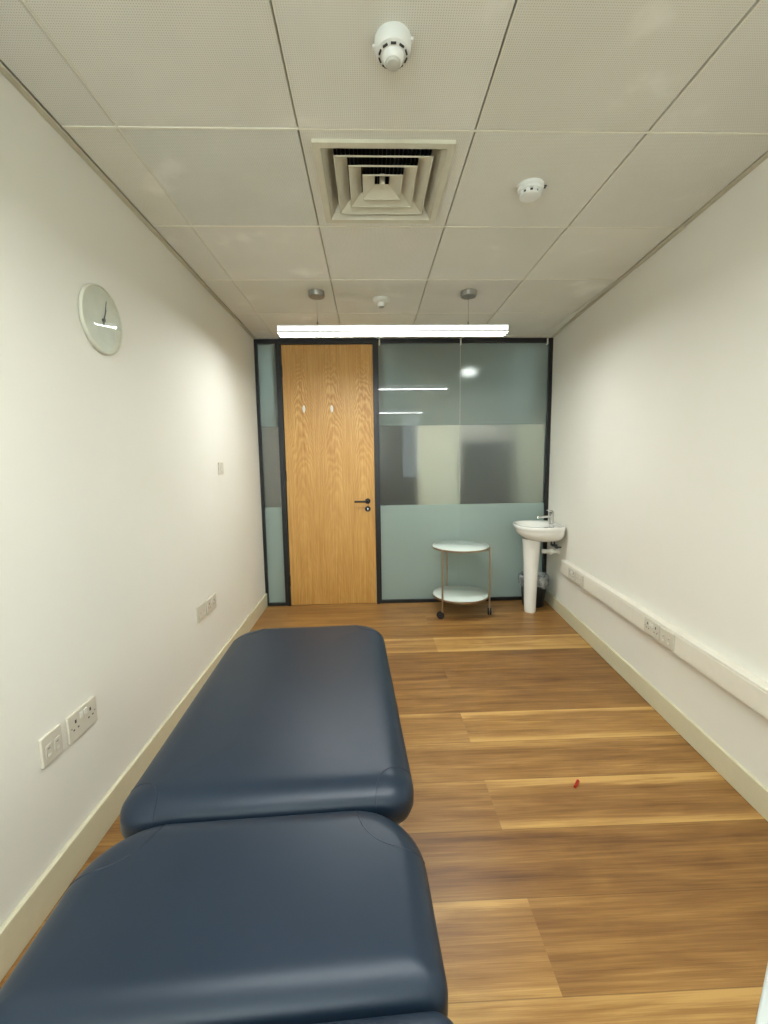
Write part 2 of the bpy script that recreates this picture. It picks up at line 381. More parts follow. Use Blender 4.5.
# ceiling: metal tiles on a 0.6 m grid, dark void above the joints
bm = BM(); tl_ = bm.loops.layers.float_color.new('tone'); GX, GY, G = 0.3792, 1.5893, 0.0022
smooth_tiles = {(-1, 0)}
for i in range(-4, 3):
    for j in range(-6, 5):
        x0, x1 = GX + .6*i - .6 + .6 + G, GX + .6*(i+1) - G
        y0, y1 = GY + .6*j + G, GY + .6*(j+1) - G
        x0 = max(x0, XL + 0.0255); y1 = min(y1, YB + 0.02); y0 = max(y0, YR)
        if x1 <= x0 or y1 <= y0: continue
        if (i, j) == (-1, 0): hole_t = True
        else: hole_t = False
        t = random.uniform(0.93, 1.04); tc_ = (t, t * random.uniform(.985, 1.0), t * random.uniform(.96, 1.0), 1)
        if (i, j) == (-2, 0): tc_ = (0.90, 0.92, 0.92, 1)
        zt = ZC + random.uniform(-0.0012, 0.0012)
        lim0, lim1 = xw(y0, 0.0275), xw(y1, 0.0275)
        if x0 >= max(lim0, lim1): continue
        def quad(ax0, ax1, ay0, ay1):
            P4 = [(ax0, ay0), (min(ax1, xw(ay0, 0.0275)), ay0), (min(ax1, xw(ay1, 0.0275)), ay1), (ax0, ay1)]
            P4 = [(max(p[0], ax0), p[1]) for p in P4]
            e = 0.0035
            vb = [bm.verts.new((p[0] + (e if q in (0, 3) else -e), p[1] + (e if q in (0, 1) else -e), zt)) for q, p in enumerate(P4)]
            vt = [bm.verts.new((p[0], p[1], zt + 0.004)) for p in P4]
            vu = [bm.verts.new((p[0], p[1], zt + 0.03)) for p in P4]
            fs = [bm.faces.new(vb[::-1])]
            for a, b in ((vb, vt), (vt, vu)):
                for q in range(4): fs.append(bm.faces.new((a[q], a[(q+1)%4], b[(q+1)%4], b[q])))
            for f in fs:
                for lp in f.loops: lp[tl_] = tc_
        if hole_t:
            zt = ZC
            # square cut-out for the air diffuser
            bx0, bx1, by0, by1 = -0.165, 0.305, 1.650, 2.120
            for a in ((x0, x1, y0, by0), (x0, x1, by1, y1), (x0, bx0, by0, by1), (bx1, x1, by0, by1)):
                vb = [bm.verts.new(p) for p in ((a[0], a[2], zt), (a[1], a[2], zt), (a[1], a[3], zt), (a[0], a[3], zt))]
                f = bm.faces.new(vb[::-1])
                for lp in f.loops: lp[tl_] = (0.97, 0.97, 0.96, 1)
        else: quad(x0, x1, y0, y1)
me = bpy.data.meshes.new('ceiling'); bm.to_mesh(me); bm.free(); me.materials.append(MT['tile'])
ce = bpy.data.objects.new('ceiling', me); COL.objects.link(ce); struct(ce)
bm = BM(); box(bm, XL - .1, 1.9, YR - .1, 1.6, ZC + .09, ZC + .12); box(bm, XL - .1, 1.9, 2.17, YB + .15, ZC + .09, ZC + .12)
box(bm, XL - .1, -0.24, 1.6, 2.17, ZC + .09, ZC + .12); box(bm, 0.36, 1.9, 1.6, 2.17, ZC + .09, ZC + .12)
box(bm, XL - .1, 1.9, YR - .1, YB + .15, ZC + .13, ZC + .16)
sl = obj('ceiling', bm, MT['ceil_void']); struct(sl)
bm = BM()
for j in range(-5, 5):
    y = GY + .6 * j
    if YR < y < YB: box(bm, XL + .03, xw(y, .034), y - .0030, y + .0030, ZC - .0022, ZC + .004)
for i in range(-2, 3):
    x = GX + .6 * i
    for ya, yb in ((YR, 1.585), (1.593, 2.185), (2.193, YB)):
        if x + .006 < xw(ya, .034): box(bm, x + .0022, x + .0062, ya, yb, ZC - .0020, ZC + .002)
struct(obj('ceiling_grid', bm, plain('grid enamel', (228, 225, 208), 0.45, mottle=0.01)))
# perimeter trims
bm = BM(); box(bm, XL, XL + 0.022, YR, YB, ZC - 0.003, ZC + 0.004); box(bm, XL, XL + 0.004, YR, YB, ZC - 0.006, ZC - 0.003)
struct(obj('trim_1', bm, MT['ceil_trim'], bevel=0.0015))
bm = BM()
for ya, yb, dz, w_ in ((YR, 2.165, 0, .0245), (2.17, 2.62, -.004, .0265), (2.625, YB, 0, .0235)):
    prism(bm, [(xw(ya, w_), ya), (xw(ya), ya), (xw(yb), yb), (xw(yb, w_), yb)], ZC - 0.003 + dz, ZC + 0.004 + dz)
struct(obj('trim_2', bm, MT['ceil_trim'], bevel=0.0015))
# baseboards
bm = BM(); box(bm, XL, XL + 0.016, YR, YB - 0.002, 0, 0.128); struct(obj('baseboard_left', bm, MT['trim'], bevel=0.004, seg=3))
bm = BM(); prism(bm, [(xw(YR, .016), YR), (xw(YR), YR), (xw(YB - .002), YB - .002), (xw(YB - .002, .016), YB - .002)], 0, 0.114)
struct(obj('baseboard_right', bm, MT['trim'], bevel=0.004, seg=3))
bm = BM(); box(bm, XL + .016, xr - .016, YR, YR + 0.016, 0, 0.12); struct(obj('baseboard_rear', bm, MT['trim'], bevel=0.004, seg=3))

# glazed partition at the back: side light, oak door, double pane
ZT = ZC - 0.004; FY0, FY1 = YB - 0.005, YB + 0.055
XR = xw(YB)
wl = snode('window_1', (0, 0, 0))
bm = BM()
box(bm, XL, -1.000, FY0, FY1, 0, ZT); box(bm, -0.838, -0.812, FY0, FY1, 0, ZT)
box(bm, -1.0, -0.838, FY0, FY1, 0, 0.028); box(bm, -1.0, -0.838, FY0, FY1, 2.445, ZT)
obj('window_frame', bm, MT['black_metal'], wl, bevel=0.0015)
bm = BM(); box(bm, -1.001, -0.837, YB + .02, YB + .03, 0.027, 2.446); obj('window_pane', bm, MT['frost'], wl)

dr = snode('door_1', (0, 0, 0))
bm = BM()
box(bm, -0.812, -0.787, FY0 - .012, FY1, 0, ZT); box(bm, 0.046, 0.078, FY0 - .012, FY1, 0, ZT); box(bm, -0.787, 0.046, FY0 - .012, FY1, 2.437, ZT)
obj('door_frame', bm, MT['black_metal'], dr, bevel=0.002)
bm = BM(); box(bm, -0.784, 0.043, YB - 0.002, YB + 0.042, 0.006, 2.434); obj('door_leaf', bm, MT['oak'], dr, bevel=0.0015)
yd = YB - 0.002
bm = BM(); lathe(bm, [(0.026, yd), (0.026, yd - .006), (0.023, yd - .009)], 32, (-0.026, 0, 1.004), 'y')
tube(bm, [(-0.026, yd - .008, 1.004), (-0.026, yd - .045, 1.004), (-0.030, yd - .053, 1.004), (-0.042, yd - .056, 1.004), (-0.150, yd - .056, 1.004)], 0.0095, 14)
h = obj('door_handle', bm, MT['ironmongery'], dr, smooth=True); h['label'] = 'black lever handle on round rose'
bm = BM(); lathe(bm, [(0.026, yd), (0.026, yd - .006), (0.023, yd - .009)], 32, (-0.026, 0, 0.930), 'y')
h = obj('keyhole_rose', bm, MT['ironmongery'], dr, smooth=True)
bm = BM(); lathe(bm, [(0.0075, yd - .009), (0.0075, yd - .020)], 20, (-0.026, 0, 0.934), 'y'); box(bm, -0.029, -0.023, yd - .030, yd - .019, 0.918, 0.944)
kk = obj('thumb_turn', bm, MT['chrome'], h, smooth=True); kk['label'] = 'silver thumb turn in the keyhole rose'
for hx in (-0.597, -0.342):
    bm = BM(); lathe(bm, [(1.0, yd), (1.0, yd - .004), (0.8, yd - .007), (0.3, yd - .008)], 32, (hx, 0, 1.863), 'y', sx=0.013, sy=0.033)
    p = obj('oval_plate', bm, MT['white_plastic'], dr, smooth=True); p['label'] = 'small white oval plate on the oak door leaf'
for hz in (0.25, 1.25, 2.2):
    bm = BM(); lathe(bm, [(0.007, -.05), (0.007, .05)], 14, (-0.787, yd - .008, hz)); obj('hinge', bm, MT['black_metal'], dr, smooth=True)

w2 = snode('window_2', (0, 0, 0)); XJ = 0.852
bm = BM()
box(bm, 0.078, 0.094, FY0, FY1, 0, ZT); box(bm, XR - 0.034, XR, FY0, FY1, 0, ZT)
box(bm, 0.094, XR - .034, FY0, FY1, 0, 0.030); box(bm, 0.094, XR - .034, FY0, FY1, 2.445, ZT)
obj('window_frame', bm, MT['black_metal'], w2, bevel=0.0015)
bm = BM(); box(bm, 0.093, XJ - .0012, YB + .02, YB + .03, 0.029, 2.446); obj('window_pane', bm, MT['frost'], w2)
bm = BM(); box(bm, XJ + .0012, XR - .033, YB + .02, YB + .03, 0.029, 2.446); obj('window_pane', bm, MT['frost'], w2)
bm = BM(); box(bm, XJ - .0018, XJ + .0018, YB + .0175, YB + .031, 0.029, 2.446)
j = obj('pane_joint', bm, MT['lens'], w2); j['label'] = 'pale silicone joint between the two panes'
for cx in (0.106, XJ - .002, XR - .055):
    bm = BM(); box(bm, cx - .006, cx + .006, YB - .012, YB - .004, 2.425, ZT - .002); box(bm, cx - .006, cx + .006, YB - .004, YB + .012, 2.425, 2.430)
    c = obj('ceiling_clip', bm, MT['white_plastic'], w2, bevel=0.001); c['label'] = 'small white clip on the black head rail'

# corridor beyond the glass
CY = 6.0
bm = BM(); box(bm, -2.4, 3.2, YB + .15, CY + .1, -0.06, 0); struct(obj('floor_corridor', bm, plain('corridor carpet', (96, 100, 102), 0.9)))
bm = BM(); box(bm, -2.4, 3.2, YB + .15, CY + .1, ZC, ZC + .06); struct(obj('ceiling_corridor', bm, plain('corridor ceiling', (170, 172, 166), 0.8)))
bm = BM(); box(bm, -2.4, 1.95, CY, CY + .1, 0, ZC); struct(obj('wall_corridor', bm, plain('corridor wall', (122, 120, 114), 0.8)))
bm = BM(); box(bm, 1.95, 3.2, CY - .3, CY + .1, 0, ZC); struct(obj('wall_corridor_side', bm, plain('pale corridor wall', (120, 120, 106), 0.8)))
bm = BM(); box(bm, -2.5, -2.4, YB + .15, CY + .1, 0, ZC); struct(obj('wall_corridor_left', bm, MT['wall']))
bm = BM(); box(bm, 3.2, 3.3, YB + .15, CY + .1, 0, ZC); struct(obj('wall_corridor_right', bm, MT['wall']))
bm = BM(); box(bm, -2.4, XL - .1, YB + .10, YB + .15, 0, ZC); box(bm, XR + .12, 3.2, YB + .10, YB + .15, 0, ZC); struct(obj('wall_back', bm, MT['wall']))
bm = BM(); box(bm, 0.54, 0.96, 4.62, 4.74, 0, ZC); struct(obj('wall_pier', bm, plain('pale pier', (216, 214, 196), 0.7), bevel=.004))
tag(obj('corridor_cupboard', (lambda b: (box(b, -0.62, 0.62, 5.35, 5.8, 0.0, 2.2), box(b, -0.112, -0.108, 5.345, 5.35, .05, 2.15), b)[2])(BM()), plain('dark cupboard', (22, 20, 23), 0.5)),
    'tall dark cupboard blurred behind the frosted glass, left of pale pier', 'cupboard')
bm = BM(); box(bm, 1.12, 1.72, 5.05, 5.30, 0.62, 1.62)
nb = obj('notice_board', bm, plain('dark board', (14, 14, 14), 0.6), bevel=.03)
bm = BM(); box(bm, 1.38, 1.46, 5.15, 5.21, 0.0, 0.63); box(bm, 1.2, 1.64, 5.0, 5.36, 0, .03); lg = obj('stand', bm, MT['steel'], nb)
tag(nb, 'dark board on a stand blurred behind the right frosted pane', 'board')
for px_, py_ in ((1.26, 5.5), (-0.45, 4.36), (2.0, 4.36)):  # first shows through the glass; other two are unseen, added to light the pier
    t = thing('downlight', {1.26: 'round corridor downlight glowing through the right frosted pane', -0.45: 'unseen round light added beyond the oak door to brighten the corridor', 2.0: 'unseen round light added beyond the right-hand wall to brighten the corridor'}[px_], 'light', (px_, py_, ZC))
    bm = BM(); lathe(bm, [(0.10, 0), (0.10, -.008), (0.085, -.01)], 32); obj('rim', bm, MT['white_plastic'], t, smooth=True)
    bm = BM(); lathe(bm, [(0.083, -.010), (0.083, -.013)], 32); obj('lens', bm, MT['downlight' if px_ == 1.26 else 'downlight_added'], t)

# ================================================================ COUCH
CR = math.radians(2.4)
couch = thing('treatment_couch', 'navy blue padded treatment couch in three sections along the left wall', 'treatment couch', (-0.272, 1.35, 0), CR)
def cushion(name, y0, y1, hw, radf, radn, zt, th, a=0.085, b=0.05, crown=0.006, taper=0.0, seams=(-1, 1)):
    """padded slab: rounded-rectangle plan, soft elliptical shoulders"""
    yc, hl = (y0 + y1) / 2, (y1 - y0) / 2
    def outline(inset):
        pts = []
        W, Hh = hw - inset, hl - inset
        for q, (sx, sy) in enumerate(((1, 1), (-1, 1), (-1, -1), (1, -1))):
            r = min(max((radf if sy > 0 else radn) - inset, 0.012), W * .98, Hh * .98)
            cx, cy = sx * (W - r), sy * (Hh - r)
            for i in range(13):
                t = q * PI / 2 + PI / 2 * i / 12
                pts.append((cx + r * math.cos(t), cy + r * math.sin(t)))
        # subdivide the straight runs
        out = []
        for i, p in enumerate(pts):
            out.append(p); nx = pts[(i + 1) % len(pts)]
            if i % 13 == 12:
                for m in range(1, 8): out.append((p[0] + (nx[0] - p[0]) * m / 8, p[1] + (nx[1] - p[1]) * m / 8))
        return out
    prof = [(0.05, zt - th), (0.015, zt - th), (0.006, zt - th + .006), (0.0, zt - th + .022), (0.0, zt - b - .012)]
    for i in range(0, 13):
        t = PI / 2 * i / 12
        prof.append((a * (1 - math.cos(t)), zt - b + b * math.sin(t)))
    prof[5] = (0.0, zt - b)
    for s_ in (0.12, 0.17, 0.22): 
        if s_ < min(hw, hl) * .9: prof.append((s_, zt + crown * (s_ - a) / .2))
    bm = BM(); rings = []
    for ins, z in prof: rings.append([bm.verts.new((x * (1 - taper * y), y + yc, z)) for x, y in outline(ins)])
    n = len(rings[0])
    for p, q in zip(rings, rings[1:]):
        for i in range(n): bm.faces.new((p[i], p[(i+1)%n], q[(i+1)%n], q[i]))
    bm.faces.new(rings[0][::-1]); bm.faces.new(rings[-1])
    o = obj(name, bm, MT['leather'], couch, smooth=True, angle=60)
    # corner seams: arcs round each corner lying on the padding
    def zat(x, y):
        rad = radf if y > yc else radn
        dx_, dy_ = hw - abs(x), hl - abs(y - yc)
        if dx_ < rad and dy_ < rad: d = rad - math.hypot(rad - dx_, rad - dy_)
        else: d = min(dx_, dy_)
        d = max(d, 0)
        return zt if d >= a else zt - b + b * math.sqrt(max(0, 1 - (1 - d / a) ** 2))
    for sx in (-1, 1):
        for sy in seams:
            R_ = 0.098; pts = []
            for i in range(31):
                t = PI / 2 * (i + .15) / 30.3
                x, y = sx * (hw - R_ * math.cos(t) ** 0.8), yc + sy * (hl - R_ * math.sin(t) ** 0.8)
                pts.append((x * (1 - taper * (y - yc)), y, zat(x, y) + .0001))
            keep = []
            rd = radf if sy > 0 else radn
            for i in range(31):
                t = PI / 2 * (i + .15) / 30.3
                R2 = max(R_, rd * .92)
                x, y = sx * (hw - R2 * math.cos(t) ** 0.8), yc + sy * (hl - R2 * math.sin(t) ** 0.8)
                e1, e2 = hw - abs(x), hl - abs(y - yc)
                dd = rd - math.hypot(rd - e1, rd - e2) if (e1 < rd and e2 < rd) else min(e1, e2)
                if dd > 0.0008: keep.append((x * (1 - taper * (y - yc)), y, zat(x, y) + .0001))
            bm = BM(); tube(bm, keep, 0.0012, 6)
            obj('seam', bm, MT['seam'], o, smooth=True)
    return o
# local y is measured from world y = 1.35
c1 = cushion('leg_cushion', -0.445, 0.670, 0.349, 0.150, 0.075, 0.600, 0.100, taper=0.02)
c2 = cushion('seat_cushion', -0.830, -0.455, 0.346, 0.150, 0.040, 0.602, 0.100, a=0.065, taper=0.0, seams=(1,))
c3 = cushion('head_cushion', -1.290, -0.835, 0.350, 0.04, 0.10, 0.602, 0.100, a=0.035, b=0.03, seams=(-1,))
bm = BM()
for ya, yb in ((-0.40, 0.62), (-0.83, -0.48), (-1.27, -0.90)):
    box(bm, -0.29, 0.29, ya, yb, 0.486, 0.501)
obj('cushion_board', bm, MT['black_metal'], couch, bevel=.003)
bm = BM()
box(bm, -0.20, -0.16, -1.2, 0.6, 0.446, 0.486); box(bm, 0.16, 0.20, -1.2, 0.6, 0.446, 0.486)
for yy in (-1.2, -0.5, 0.56): box(bm, -0.16, 0.16, yy, yy + .04, 0.448, 0.484)
obj('top_frame', bm, MT['steel'], couch, bevel=.003)
bm = BM()
box(bm, -0.20, -0.16, -1.1, 0.5, 0.05, 0.09); box(bm, 0.16, 0.20, -1.1, 0.5, 0.05, 0.09)
for yy in (-1.1, 0.46): box(bm, -0.28, 0.28, yy, yy + .04, 0.05, 0.09)
obj('base_frame', bm, MT['steel'], couch, bevel=.003)
bm = BM()
for sx in (-.14, .14):
    tube(bm, [(sx, -0.9, 0.075), (sx, 0.25, 0.46)], 0.018, 10); tube(bm, [(sx, 0.25, 0.075), (sx, -0.9, 0.46)], 0.018, 10)
obj('lifting_arms', bm, MT['steel'], couch, smooth=True)
for sx in (-.26, .26):
    for yy in (-1.08, 0.48):
        bm = BM(); lathe(bm, [(0.022, 0), (0.026, .005), (0.026, .02), (0.010, .025), (0.010, .055)], 20, (sx, yy, 0)); obj('foot', bm, MT['rubber'], couch, smooth=True)

# ================================================================ PENDANT LIGHTS
def pendant(y, label):
    t = thing('pendant_light', label, 'pendant light', (0.1725, y, ZC), 0, 'linear pendant lights')
    x0, x1, zt, zb = -0.757, 0.757, 2.262 - ZC, 2.215 - ZC
    bm = BM(); box(bm, x0, x1, -0.050, 0.050, zt - .006, zt); box(bm, x0 - .004, x0, -0.051, 0.051, zb - .001, zt); box(bm, x1, x1 + .004, -0.051, 0.051, zb - .001, zt)
    obj('housing', bm, MT['lamp_body'], t, bevel=.001)
    bm = BM(); box(bm, x0, x1, -0.050, -0.045, zb + .010, zt - .006); box(bm, x0, x1, 0.045, 0.050, zb + .010, zt - .006)
    s = obj('side_diffuser', bm, MT['lamp_side'], t); s['label'] = 'glowing white flank strip'
    bm = BM(); box(bm, x0, x1, -0.054, -0.047, zb, zb + .010); box(bm, x0, x1, 0.047, 0.054, zb, zb + .010)
    obj('edge_rail', bm, MT['lamp_body'], t)
    bm = BM(); box(bm, x0 + .002, x1 - .002, -0.046, 0.046, zb + .003, zb + .007)
    s = obj('underside_diffuser', bm, MT['lamp_down'], t); s['label'] = 'bright opal underside strip'
    for cx in (-0.503, 0.503):
        bm = BM(); lathe(bm, [(0.052, 0), (0.052, -.030), (0.049, -.034)], 36, (cx, 0, 0)); r = obj('ceiling_rose', bm, MT['rose'], t, smooth=True)
        bm = BM(); tube(bm, [(cx, 0, -.034), (cx, 0, zt)], 0.0012, 6); obj('cable', bm, MT['wire'], t)
        bm = BM(); lathe(bm, [(0.003, zt + .035), (0.005, zt + .030), (0.006, zt)], 14, (cx, 0, 0)); obj('cable_grip', bm, MT['wire'], t, smooth=True)
    return t
pendant(2.975, 'long glowing white pendant light hanging in front of the oak door and glass')
pendant(0.52, 'long white pendant light overhead, seen only reflected in the glass and clock')

# ================================================================ AIR DIFFUSER
dif = thing('air_diffuser', 'square cream ceiling air diffuser with nested louvre rings', 'air vent', (0.070, 1.885, ZC))
bm = BM()
def sqring(bm, r0, z0, r1, z1, th=0.0018, sx=0, sy=0):
    """thin pyramidal frame plate from half-size r0 at z0 to r1 at z1"""
    def ring(r, z): return [bm.verts.new((x * r, y * r, z)) for x, y in ((-1,-1),(1,-1),(1,1),(-1,1))]
    a, b = ring(r0, z0), ring(r1, z1); c, d = ring(r1 + th, z1), ring(r0 + th, z0)
    for p, q in ((a, b), (b, c), (c, d), (d, a)):
        for i in range(4): bm.faces.new((p[i], p[(i+1)%4], q[(i+1)%4], q[i]))
sqring(bm, 0.226, -0.012, 0.226, 0.0, 0.027)
sqring(bm, 0.2255, -0.012, 0.186, 0.045)
obj('outer_frame', bm, MT['louvre'], dif)
for r0, r1, zb_ in ((0.180, 0.136, -.006), (0.128, 0.084, -.006), (0.076, 0.030, -.006)):
    bm = BM(); sqring(bm, r0, zb_, r1, zb_ + 0.030); sqring(bm, r0 - .001, zb_ - .004, r0 - .001, zb_, .004)
    obj('louvre_ring', bm, MT['louvre'], dif)
bm = BM()
box(bm, -.010, .010, -.012, .020, 0.0, 0.040); obj('centre_boss', bm, MT['louvre'], dif, bevel=.002)
bm = BM(); box(bm, -.21, .21, -.21, .21, 0.118, 0.122)
for a in ((-.214, -.21, -.21, .21), (.21, .214, -.21, .21), (-.21, .21, -.214, -.21), (-.21, .21, .21, .214)): box(bm, *a, 0.01, 0.122)
obj('duct_box', bm, MT['duct'], dif)
bm = BM()
for i in range(-12, 13): box(bm, i * .016 - .001, i * .016 + .001, -.20, .20, 0.045, 0.085)
f_ = obj('damper_blades', bm, plain('damper blades', (52, 56, 66), 0.5), dif)

# ================================================================ CEILING SENSORS
t = thing('smoke_detector', 'large white smoke detector with clear sensor nose, nearest the camera', 'smoke detector', (0.081, 1.275, ZC))
bm = BM(); lathe(bm, [(0.047, 0), (0.049, -.004), (0.049, -.024), (0.045, -.036), (0.034, -.042)], 44); obj('body', bm, MT['detector'], t, smooth=True)
bm = BM(); lathe(bm, [(0.030, -.041), (0.028, -.052), (0.022, -.058)], 36, cap0=False); nz_ = obj('nose', bm, MT['detector'], t, smooth=True)
bm = BM(); lathe(bm, [(0.021, -.056), (0.018, -.064), (0.010, -.068)], 28); obj('sensor_lens', bm, MT['lens'], t, smooth=True)
for i in range(10):
    a = 2 * PI * i / 10 + .3
    bm = BM(); bmesh.ops.create_cube(bm, size=1, matrix=Matrix.Rotation(a, 4, 'Z') @ Matrix.Translation((0.0365, 0, -0.0412)) @ Matrix.Diagonal((0.004, 0.014, 0.004, 1)))
    obj('slot', bm, MT['slot'], t)
for a in (2.9, -0.2):
    bm = BM(); bmesh.ops.create_cube(bm, size=1, matrix=Matrix.Rotation(a, 4, 'Z') @ Matrix.Translation((0.050, 0, -0.010)) @ Matrix.Diagonal((0.010, 0.010, 0.008, 1))); obj('locking_tab', bm, MT['detector'], t)
t = thing('smoke_detector', 'small white smoke detector with dark side vents, right of the air diffuser', 'smoke detector', (0.678, 1.880, ZC))
bm = BM(); lathe(bm, [(0.052, 0), (0.052, -.014), (0.047, -.018), (0.047, -.030), (0.040, -.034)], 44, cap1=True); obj('body', bm, MT['detector'], t, smooth=True)
bm = BM(); lathe(bm, [(0.036, -.034), (0.036, -.046)], 36, cap0=False, cap1=True); obj('chamber', bm, MT['slot'], t)
bm = BM(); lathe(bm, [(0.038, -.046), (0.041, -.048), (0.038, -.053), (0.020, -.056)], 36)
for i in range(9):
    a = 2 * PI * i / 9
    bmesh.ops.create_cube(bm, size=1, matrix=Matrix.Rotation(a, 4, 'Z') @ Matrix.Translation((0.038, 0, -0.041)) @ Matrix.Diagonal((0.008, 0.015, 0.016, 1)))
obj('cage', bm, MT['detector'], t, smooth=True, angle=30); t.scale = (1.04, 1.0, 0.80)
for dy in (-.006, .006):
    bm = BM(); box(bm, 0.052, 0.064, dy - .002, dy + .002, -.006, -.001); obj('locking_tab', bm, MT['steel'], t)
t = thing('motion_sensor', 'small white ceiling sensor between the two pendant cable roses', 'sensor', (0.098, 3.10, ZC))
bm = BM(); lathe(bm, [(0.058, 0), (0.058, -.012), (0.050, -.022), (0.032, -.028)], 40); obj('body', bm, MT['white_plastic'], t, smooth=True)
bm = BM(); lathe(bm, [(0.029, -.026), (0.029, -.042), (0.022, -.052)], 30); obj('dome', bm, MT['white_plastic'], t, smooth=True)
bm = BM(); lathe(bm, [(0.019, -.050), (0.017, -.058), (0.008, -.061)], 24); obj('sensor_lens', bm, MT['rose'], t, smooth=True)

# ================================================================ WALL CLOCK
t = thing('wall_clock', 'round pale wall clock with domed cover high on the left wall', 'clock', (XL, 1.752, 1.924))
bm = BM(); lathe(bm, [(0.120, 0.0), (0.125, 0.004), (0.126, 0.012), (0.125, 0.017), (0.122, 0.018), (0.121, 0.014), (0.119, 0.012)], 72, axis='x', cap1=False)
obj('rim', bm, MT['clock_rim'], t, smooth=True)
bm = BM(); lathe(bm, [(0.1205, 0.010), (0.1205, 0.0125)], 72, axis='x'); obj('dial', bm, plain('clock dial', (208, 210, 194), 0.5, mottle=0.03, scale=14), t)
def hand(ang, ln, wd, x, tail=0.018):
    bm = BM(); d = Vector((0, math.sin(ang), math.cos(ang))); s = Vector((0, math.cos(ang), -math.sin(ang)))
    P4 = [-d * tail - s * wd, -d * tail + s * wd, d * ln + s * wd * .5, d * ln - s * wd * .5]
    a = [bm.verts.new(p + Vector((x, 0, 0))) for p in P4]; b = [bm.verts.new(p + Vector((x + .0012, 0, 0))) for p in P4]
    bm.faces.new(a[::-1]); bm.faces.new(b)
    for i in range(4): bm.faces.new((a[i], a[(i+1)%4], b[(i+1)%4], b[i]))
    return bm
obj('hour_hand', hand(0.42, 0.048, 0.0042, 0.0165), MT['hand'], t)
obj('minute_hand', hand(0.28, 0.080, 0.0024, 0.0185), MT['hand'], t)
bm = BM(); lathe(bm, [(0.006, 0.0125), (0.006, 0.021)], 20, axis='x'); obj('hub', bm, MT['hand'], t, smooth=True)
bm = BM(); lathe(bm, [(0.1235, 0.0165), (0.117, 0.0205), (0.105, 0.0255), (0.085, 0.0300), (0.055, 0.0338), (0.025, 0.0357), (0.002, 0.036)], 72, axis='x', cap0=False)
obj('cover_glass', bm, MT['cover'], t, smooth=True, angle=80)

# ================================================================ WALL PLATES
def plate(y0, y1, z0, z1, name, label, cat, kind, wall='left', group=None):
    yc, zc = (y0 + y1) / 2, (z0 + z1) / 2; hw, hh = (y1 - y0) / 2, (z1 - z0) / 2
    if wall == 'left': t = thing(name, label, cat, (XL, yc, zc), 0, group); mat = Matrix.Identity(4)
    else:
        t = thing(name, label, cat, (xw(yc, 0.0512), yc, zc), PI - 0.0828, group)
    def P(bm, x0, x1, a, b, c, d): box(bm, x0, x1, a, b, c, d)
    bm = BM(); P(bm, 0, 0.010, -hw, hw, -hh, hh); obj('face_plate', bm, MT['plate_plastic'], t, bevel=.0025)
    X1 = 0.010
    if kind == 'double':
        for s_ in (-1, 1):
            c = s_ * hw * 0.52 - (0.0 if wall else 0)
            bm = BM()
            P(bm, X1 - .004, X1 + .0004, c - .004, c + .004, .010, .022)
            P(bm, X1 - .004, X1 + .0004, c - .0145, c - .0075, -.012, -.007); P(bm, X1 - .004, X1 + .0004, c + .0075, c + .0145, -.012, -.007)
            obj('socket_holes', bm, MT['slot'], t)
            bm = BM(); P(bm, X1, X1 + .004, s_ * .011 - .007, s_ * .011 + .007, hh - .034, hh - .012)
            obj('rocker_switch', bm, MT['white_plastic'], t, bevel=.001)
        for s_ in (-1, 1):
            bm = BM(); lathe(bm, [(0.0028, X1), (0.0028, X1 + .001)], 12, (0, s_ * hw * .82, 0), 'x'); obj('screw', bm, MT['wire'], t)
    elif kind == 'data':
        for s_ in (-1, 1):
            bm = BM(); P(bm, X1, X1 + .002, s_ * hw * .42 - .012, s_ * hw * .42 + .012, -.026, .016); m_ = obj('data_module', bm, MT['plate_plastic'], t, bevel=.0008)
            bm = BM(); P(bm, X1 + .002, X1 + .0035, s_ * hw * .42 - .006, s_ * hw * .42 + .006, -.022, -.012); obj('shutter', bm, MT['white_plastic'], m_, bevel=.0008)
            bm = BM(); P(bm, X1 + .0015, X1 + .0024, s_ * hw * .42 - .005, s_ * hw * .42 + .005, .002, .007); obj('label_slot', bm, MT['rose'], m_)
    elif kind == 'switch':
        bm = BM(); P(bm, X1, X1 + .004, -.008, .008, -.016, .016); obj('rocker_switch', bm, MT['white_plastic'], t, bevel=.001)
    return t
plate(1.250, 1.336, .446, .540, 'data_outlet', 'square white data plate with two ports, nearest plate on left wall', 'outlet', 'data')
plate(1.366, 1.512, .442, .537, 'power_socket', 'double power socket plate on left wall beside the nearest data plate', 'socket', 'double')
plate(2.450, 2.560, .446, .540, 'data_outlet', 'small data plate on left wall nearer of the distant pair', 'outlet', 'data')
plate(2.590, 2.745, .442, .536, 'power_socket', 'double power socket on left wall, farther of the distant pair', 'socket', 'double')
plate(2.945, 3.030, 1.300, 1.382, 'light_switch', 'small pale switch plate mid-height on left wall near the door', 'switch', 'switch')

